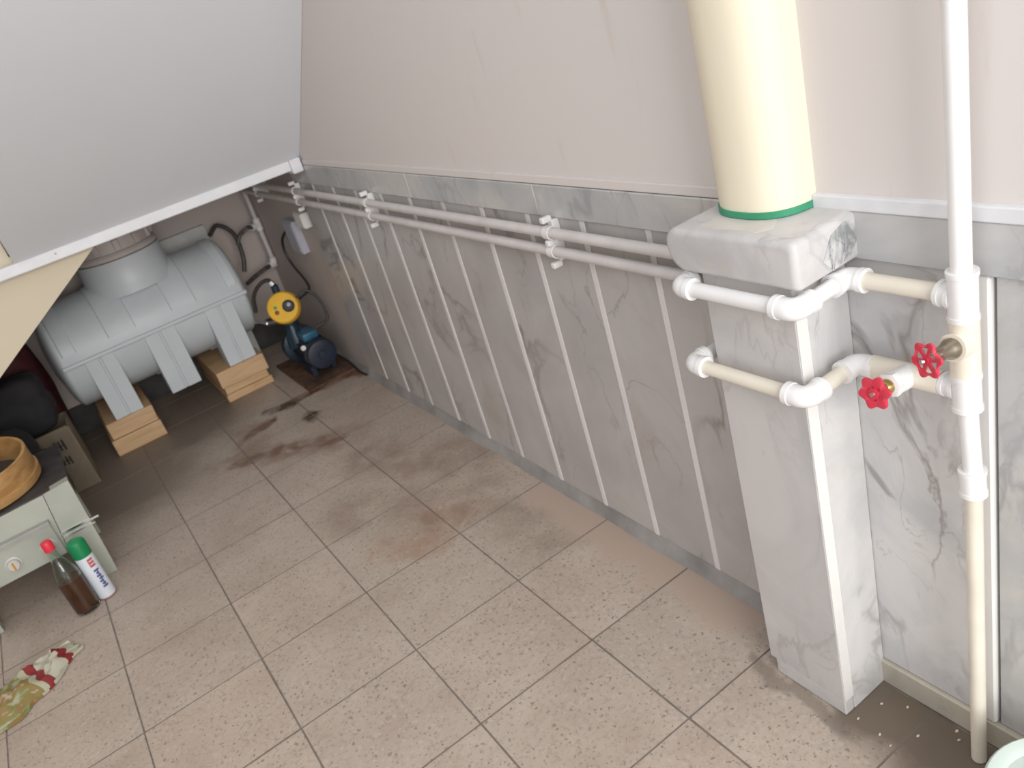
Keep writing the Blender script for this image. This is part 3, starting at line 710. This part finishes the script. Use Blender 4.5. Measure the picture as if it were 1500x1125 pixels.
bm = BM(); lathe(bm, dc + rt * .004 + upv * .004, ax, [(0, .010), (.009, .0100), (.008, .014), (0, .0145)], 16); obj('dial_knob', bm, M['grey_box'], dl, 35)
bm = BM(); lathe(bm, fc - rt * .030 + upv * .006 + ax * .012, ax, [(0, 0), (.008, 0), (.007, .004), (0, .005)], 12); obj('green_lamp', bm, M['green_led'], pc, 35)
bm = BM(); lathe(bm, fc - rt * .028 - upv * .016 + ax * .012, ax, [(0, 0), (.010, 0), (.008, .004), (0, .005)], 12); obj('reset_button', bm, M['dark_red_led'], pc, 35)
bm = BM(); tube(bm, [(.757, 3.468, .262), (.757, 3.466, .42)], .016, 14); obj('pipe_stub', bm, M['pump_blue'], pc, True)
def cable(label, pts, r=.0058):
    bm = BM(); tube(bm, catmull(pts, 7), r, 8); o = obj('power_cable', bm, M['cable'], None, True); tag(o, label, 'cable')
cable('black cable looping from the grey wall box down to the yellow controller',
      [(.905, 3.465, .61), (.896, 3.50, .60), (.888, 3.56, .56), (.885, 3.58, .50), (.890, 3.55, .44), (.898, 3.50, .385), (.89, 3.46, .345), (.83, 3.44, .33)])
cable('black cable curving from the yellow controller down behind the pump motor',
      [(.815, 3.43, .345), (.86, 3.42, .36), (.893, 3.40, .32), (.900, 3.38, .26), (.89, 3.37, .215), (.84, 3.375, .205), (.815, 3.38, .19)])
cable('black cable lying along the foot of the wall beside the pump',
      [(.885, 3.72, .018), (.893, 3.5, .018), (.895, 3.32, .018), (.888, 3.20, .006), (.890, 3.12, .0055)], .005)

# ================================================================== LEFT SIDE: STOVE AND CLUTTER
SY = 2.636
st = thing('gas_stove', 'old cream enamel stove with round knobs and dark cooktop at the left', 'stove', (-.44, 2.8, 0))
bm = BM(); prism(bm, [(-.302, .338), (-.226, .345), (-.231, .20), (-.240, .001), (-.318, .001), (-.322, .15)], 'y', SY, SY + .035); sp_ = obj('side_panel', bm, M['enamel'], st)
bm = BM(); box(bm, (-.318, SY - .004, .196), (-.205, SY + .002, .203)); box(bm, (-.318, SY - .004, .183), (-.222, SY + .002, .187)); tag(obj('panel_bead', bm, M['chrome'], sp_), 'thin metal bead across the panel')
bm = BM(); prism(bm, [(-.640, .328), (-.304, .337), (-.324, .150), (-.640, .150)], 'y', SY + .001, SY + .035); obj('front_panel', bm, M['enamel'], st)
bm = BM(); box(bm, (-.655, SY - .026, .247), (-.326, SY + .002, .262), .002); obj('lip', bm, M['panel_enamel'], st)
bm = BM(); box(bm, (-.655, SY - .016, .140), (-.328, SY + .002, .246), .004); kp = obj('knob_panel', bm, M['enamel'], st)
for kx in (-.360, -.462, -.56):
    bm = BM(); lathe(bm, (kx, SY - .0155, .190), (0, -1, 0), [(0, 0), (.0235, 0), (.0235, .004), (.019, .006), (.017, .018), (.014, .021), (0, .021)], 24)
    k_ = obj('knob', bm, M['knob'], st, 35)
    bm = BM(); box(bm, (kx - .0025, SY - .039, .177), (kx + .0025, SY - .0355, .203), .001); obj('pointer', bm, M['orange'], k_)
bm = BM(); box(bm, (-.665, SY + .002, .3285), (-.226, 3.02, .340), .003); ct = obj('cooktop', bm, M['cooktop'], st)
bm = BM(); box(bm, (-.655, SY + .034, .20), (-.245, 3.0, .328)); obj('oven_body', bm, M['underside'], st)
bm = BM(); prism(bm, [(-.665, .20), (-.585, .20), (-.585, .001), (-.650, .001)], 'y', SY, SY + .03); obj('leg', bm, M['enamel'], st)
for xx in (-.65, -.29):
    bm = BM(); box(bm, (xx, 2.95, .001), (xx + .04, 2.99, .20), .003); obj('leg', bm, M['enamel'], st)
def ringband(bm, c, r, h, th, tilt=(0, 0, 1)):
    lathe(bm, c, tilt, [(r, 0), (r + th * .3, h * .03), (r + th * .15, h * .28), (r + th * .35, h * .5), (r, h), (r - th, h), (r - th, 0)], 56, True)
sv = thing('wooden_sieve', 'large round bentwood sieve hoop lying on the cooktop', 'sieve', (-.455, 2.83, .34))
ax_ = (.06, -.10, 1)
bm = BM(); ringband(bm, (-.462, 2.83, .361), .166, .095, .009, ax_); obj('hoop', bm, M['hoop'], sv, 35)
bm = BM(); lathe(bm, (-.462, 2.83, .359), ax_, [(.168, .004), (.176, .006), (.176, .030), (.168, .032)], 56, True); obj('outer_band', bm, M['hoop'], sv, 35)
bm = BM(); lathe(bm, (-.462, 2.83, .361), ax_, [(0, .012), (.158, .012), (.158, .010), (0, .010)], 40); obj('mesh_disc', bm, M['cooktop'], sv)
sv2 = thing('small_sieve', 'smaller olive wooden hoop nested inside the large sieve', 'sieve', (-.51, 2.83, .36))
bm = BM(); ringband(bm, (-.490, 2.82, .376), .098, .10, .008, ax_); obj('hoop', bm, M['hoop_dark'], sv2, 35)

# cardboard box with bags
cb = thing('cardboard_box', 'brown printed cardboard box on the floor beside the tank', 'box', (-.4, 3.48, 0))
bm = BM(); box(bm, (-.62, 3.395, .001), (-.198, 3.401, .268), .001, 1); fw = obj('front_wall', bm, M['cardboard'], cb)
bm = BM(); prism(bm, [(-.198, 3.396), (-.192, 3.396), (-.185, 3.60), (-.191, 3.60)], 'z', .001, .262); obj('side_wall', bm, M['carton_side'], cb)
bm = BM(); box(bm, (-.62, 3.594, .001), (-.190, 3.60, .262)); obj('back_wall', bm, M['cardboard'], cb)
bm = BM(); box(bm, (-.62, 3.40, .001), (-.614, 3.60, .262)); obj('side_wall', bm, M['cardboard'], cb)
bm = BM(); box(bm, (-.614, 3.40, .001), (-.197, 3.595, .006)); obj('bottom', bm, M['cardboard'], cb)
def inkpart(rects):
    bm = BM()
    for x0_, z0_, x1_, z1_ in rects: box(bm, (x0_, 3.3938, z0_), (x1_, 3.3955, z1_))
    obj('printed_mark', bm, M['ink'], fw)
inkpart([(-.330, .196, -.285, .216), (-.318, .190, -.297, .222)])
inkpart([(-.270, .185, -.262, .226), (-.256, .183, -.248, .224), (-.242, .181, -.234, .226), (-.270, .200, -.236, .204)])
inkpart([(-.285, .128, -.278, .160), (-.273, .124, -.266, .158), (-.259, .122, -.252, .158), (-.247, .120, -.240, .154), (-.285, .138, -.241, .142)])
def lump(name, c, r, mat, label, cat, seed, amp=.16, flat=None, sub=4, parent=None, pw=3):
    bm = BM(); bmesh.ops.create_icosphere(bm, subdivisions=sub, radius=1.0); c = Vector(c)
    for v_ in bm.verts:
        d = v_.co.normalized()
        k = 1 + amp * noise.noise(d * 1.7 + Vector((seed, 0, 0))) + amp * .5 * noise.noise(d * 4.5 + Vector((0, seed, 0))) + amp * .22 * abs(noise.noise(d * 11 + Vector((0, 0, seed))))
        sq = (abs(d.x) ** pw + abs(d.y) ** pw + abs(d.z) ** pw) ** (-1 / pw)
        v_.co = Vector((d.x * r[0], d.y * r[1], d.z * r[2])) * k * (.2 + .8 * sq) + c
        if flat is not None: v_.co.z = max(v_.co.z, flat)
    o = obj(name, bm, M[mat], parent, 60); return tag(o, label, cat)
lump('bin_bag', (-.345, 3.490, .378), (.148, .086, .118), 'bin_bag', 'black plastic bag bulging out of the cardboard box', 'bag', 2.1, .09, .266, pw=7, sub=5)
lump('dark_bag', (-.44, 3.20, .20), (.16, .12, .20), 'bin_bag', 'dark sack on the floor between stove and cardboard box', 'bag', 6.4, .14, .002)
lump('red_sack', (-.325, 3.78, .33), (.140, .13, .32), 'red_sack', 'dark red sack behind the black bag under the stair', 'bag', 4.3, .10, .002)

# glass bottle and spray can
BX, BY = -.347, 2.500
bt = thing('glass_bottle', 'clear glass bottle half full of brown liquid with a red cap', 'bottle', (BX, BY, 0))
bm = BM(); lathe(bm, (BX, BY, .001), (0, 0, 1), [(0, .003), (.030, 0), (.0345, .004), (.035, .01), (.035, .120), (.033, .14), (.024, .17), (.015, .195), (.0125, .215), (.0125, .238),
     (.0105, .238), (.0105, .215), (.013, .195), (.022, .169), (.0312, .139), (.0330, .12), (.0330, .009), (0, .008)], 32); obj('glass', bm, M['glass'], bt, 40)
bm = BM(); lathe(bm, (BX, BY, .001), (0, 0, 1), [(0, .0085), (.0338, .0095), (.0338, .119), (0, .119)], 32); obj('liquid', bm, M['liquid'], bt, 40)
bm = BM(); lathe(bm, (BX, BY, .001), (0, 0, 1), [(0, .226), (.0150, .226), (.0155, .230), (.0155, .252), (.013, .257), (0, .258)], 24); obj('cap', bm, M['bottle_cap'], bt, 40)
SX, SYc = -.287, 2.521
cn = thing('spray_can', 'white aerosol can with green cap standing next to the bottle', 'can', (SX, SYc, 0))
bm = BM(); lathe(bm, (SX, SYc, .001), (0, 0, 1), [(0, 0), (.0255, 0), (.0265, .003), (.0262, .006), (.0262, .150), (.0245, .158), (.020, .162), (0, .162)], 32); body = obj('body', bm, M['can_white'], cn, 40)
bm = BM(); lathe(bm, (SX, SYc, .001), (0, 0, 1), [(.0262, .001), (.0272, .001), (.0272, .005), (.0262, .005)], 32, True); obj('bottom_rim', bm, M['can_rim'], cn, 40)
bm = BM(); lathe(bm, (SX, SYc, .001), (0, 0, 1), [(0, .155), (.0266, .155), (.0266, .196), (.024, .206), (.018, .210), (0, .211)], 32); obj('cap', bm, M['can_cap'], cn, 40)
def arcdecal(bm, a0, a1, z0_, z1_):
    n_ = 4; A_ = []
    for i in range(n_ + 1):
        a = math.radians(a0 + (a1 - a0) * i / n_)
        A_.append([bm.verts.new((SX + r * math.cos(a), SYc + r * math.sin(a), z)) for r in (.0262, .0267) for z in (z0_, z1_)])
    for p_, q_ in zip(A_[:-1], A_[1:]):
        for i0, i1 in ((0, 1), (1, 3), (3, 2), (2, 0)): bm.faces.new((p_[i0], p_[i1], q_[i1], q_[i0]))
    bm.faces.new([A_[0][k] for k in (0, 1, 3, 2)]); bm.faces.new([A_[-1][k] for k in (0, 1, 3, 2)])
bm = BM()
for z_a in (.118, .129, .140): arcdecal(bm, -84, -48, z_a, z_a + .0075)
arcdecal(bm, -84, -78, .118, .1475)
obj('red_print', bm, M['print_red'], body)
bm = BM()
for i, z_a in enumerate((.040, .050, .060, .070, .080, .090, .100)): arcdecal(bm, -82 + (i % 2) * 6, -46 - (i % 3) * 5, z_a, z_a + .0065)
arcdecal(bm, -66, -58, .042, .106)
obj('blue_print', bm, M['print_blue'], body)

# crumpled printed bag at the lower left
bm = BM(); nu, nv = 46, 18; A0 = Vector((-.400, 2.335, 0)); A1 = Vector((-.80, 2.12, 0)); dd = A1 - A0; pn = Vector((-dd.y, dd.x, 0)).normalized()
uvl = bm.loops.layers.uv.new('UVMap'); grid = []
for side in (0, 1):
    g = []
    for i in range(nu + 1):
        u = i / nu; row = []
        w_ = (.035 + .045 * min(1, u * 3.0)) * (1 + .25 * noise.noise(Vector((u * 6, 2.2, 0))))
        cl = A0 + dd * u + pn * .022 * noise.noise(Vector((u * 5, 0, 7)))
        for j in range(nv + 1):
            v_ = j / nv * 2 - 1
            puff = (1 - abs(v_) ** 2.2) * min(1, u * 8)
            cr = noise.noise(Vector((u * 9, v_ * 2.5, 1.3))) * .014 + abs(noise.noise(Vector((u * 22, v_ * 6, 4.3)))) * .012
            p = cl + pn * v_ * w_ + dd.normalized() * (.012 * noise.noise(Vector((v_ * 3, u * 3, 9))))
            top_z = .006 + max(0, .030 * puff * (.5 + u * .9) + cr * (.4 + puff))
            p.z = top_z if side == 0 else .002
            if side == 0 and abs(v_) > .99: p.z = .006 + abs(cr)
            row.append(bm.verts.new(p))
        g.append(row)
    grid.append(g)
def bf(vs_, uvs):
    f_ = bm.faces.new(vs_)
    for l, uv_ in zip(f_.loops, uvs): l[uvl].uv = uv_
for g in grid:
    for i in range(nu):
        for j in range(nv):
            bf((g[i][j], g[i + 1][j], g[i + 1][j + 1], g[i][j + 1]), [(i / nu, j / nv), ((i + 1) / nu, j / nv), ((i + 1) / nu, (j + 1) / nv), (i / nu, (j + 1) / nv)])
a_, b_ = grid
for i in range(nu):
    for j in (0, nv): bf((a_[i][j], a_[i + 1][j], b_[i + 1][j], b_[i][j]), [(i / nu, j / nv)] * 4)
for j in range(nv):
    for i in (0, nu): bf((a_[i][j], a_[i][j + 1], b_[i][j + 1], b_[i][j]), [(i / nu, j / nv)] * 4)
tag(obj('snack_bag', bm, M['bag'], None, 60), 'crumpled plastic bag printed white, red and olive on the floor', 'bag')

# bucket at the lower right
bk = thing('plastic_bucket', 'pale green-white plastic bucket at the foot of the riser pipe', 'bucket', (.786, .352, 0))
bm = BM(); lathe(bm, (.786, .352, .001), (0, 0, 1), [(0, 0), (.080, 0), (.082, .004), (.0975, .128), (.094, .128), (.079, .008), (0, .007)], 44); obj('body', bm, M['bucket'], bk, 35)
bm = BM(); lathe(bm, (.786, .352, .1295), (0, 0, 1), [(0, .010), (.080, .010), (.088, .016), (.099, .018), (.1025, .014), (.1025, 0), (.099, -.002), (.099, .000), (0, .000)], 44); obj('lid', bm, M['bucket'], bk, 35)

# paint chips on the floor beside the pillar
for x, y, s_ in ((.800, .700, .0035), (.797, .655, .0035), (.852, .690, .004), (.875, .655, .004), (.835, .610, .0045), (.885, .572, .005), (.872, .560, .004), (.79, .63, .003)):
    bm = BM(); n_ = 6; base = [(x + s_ * random.uniform(.5, 1) * math.cos(2 * PI * i / n_), y + s_ * .6 * random.uniform(.5, 1) * math.sin(2 * PI * i / n_)) for i in range(n_)]
    prism(bm, base, 'z', .0004, .0022)
    tag(obj('paint_chip', bm, M['crumb']), 'tiny pale paint chip on the floor beside the marble pillar', 'chip', 'paint chips by the pillar foot')
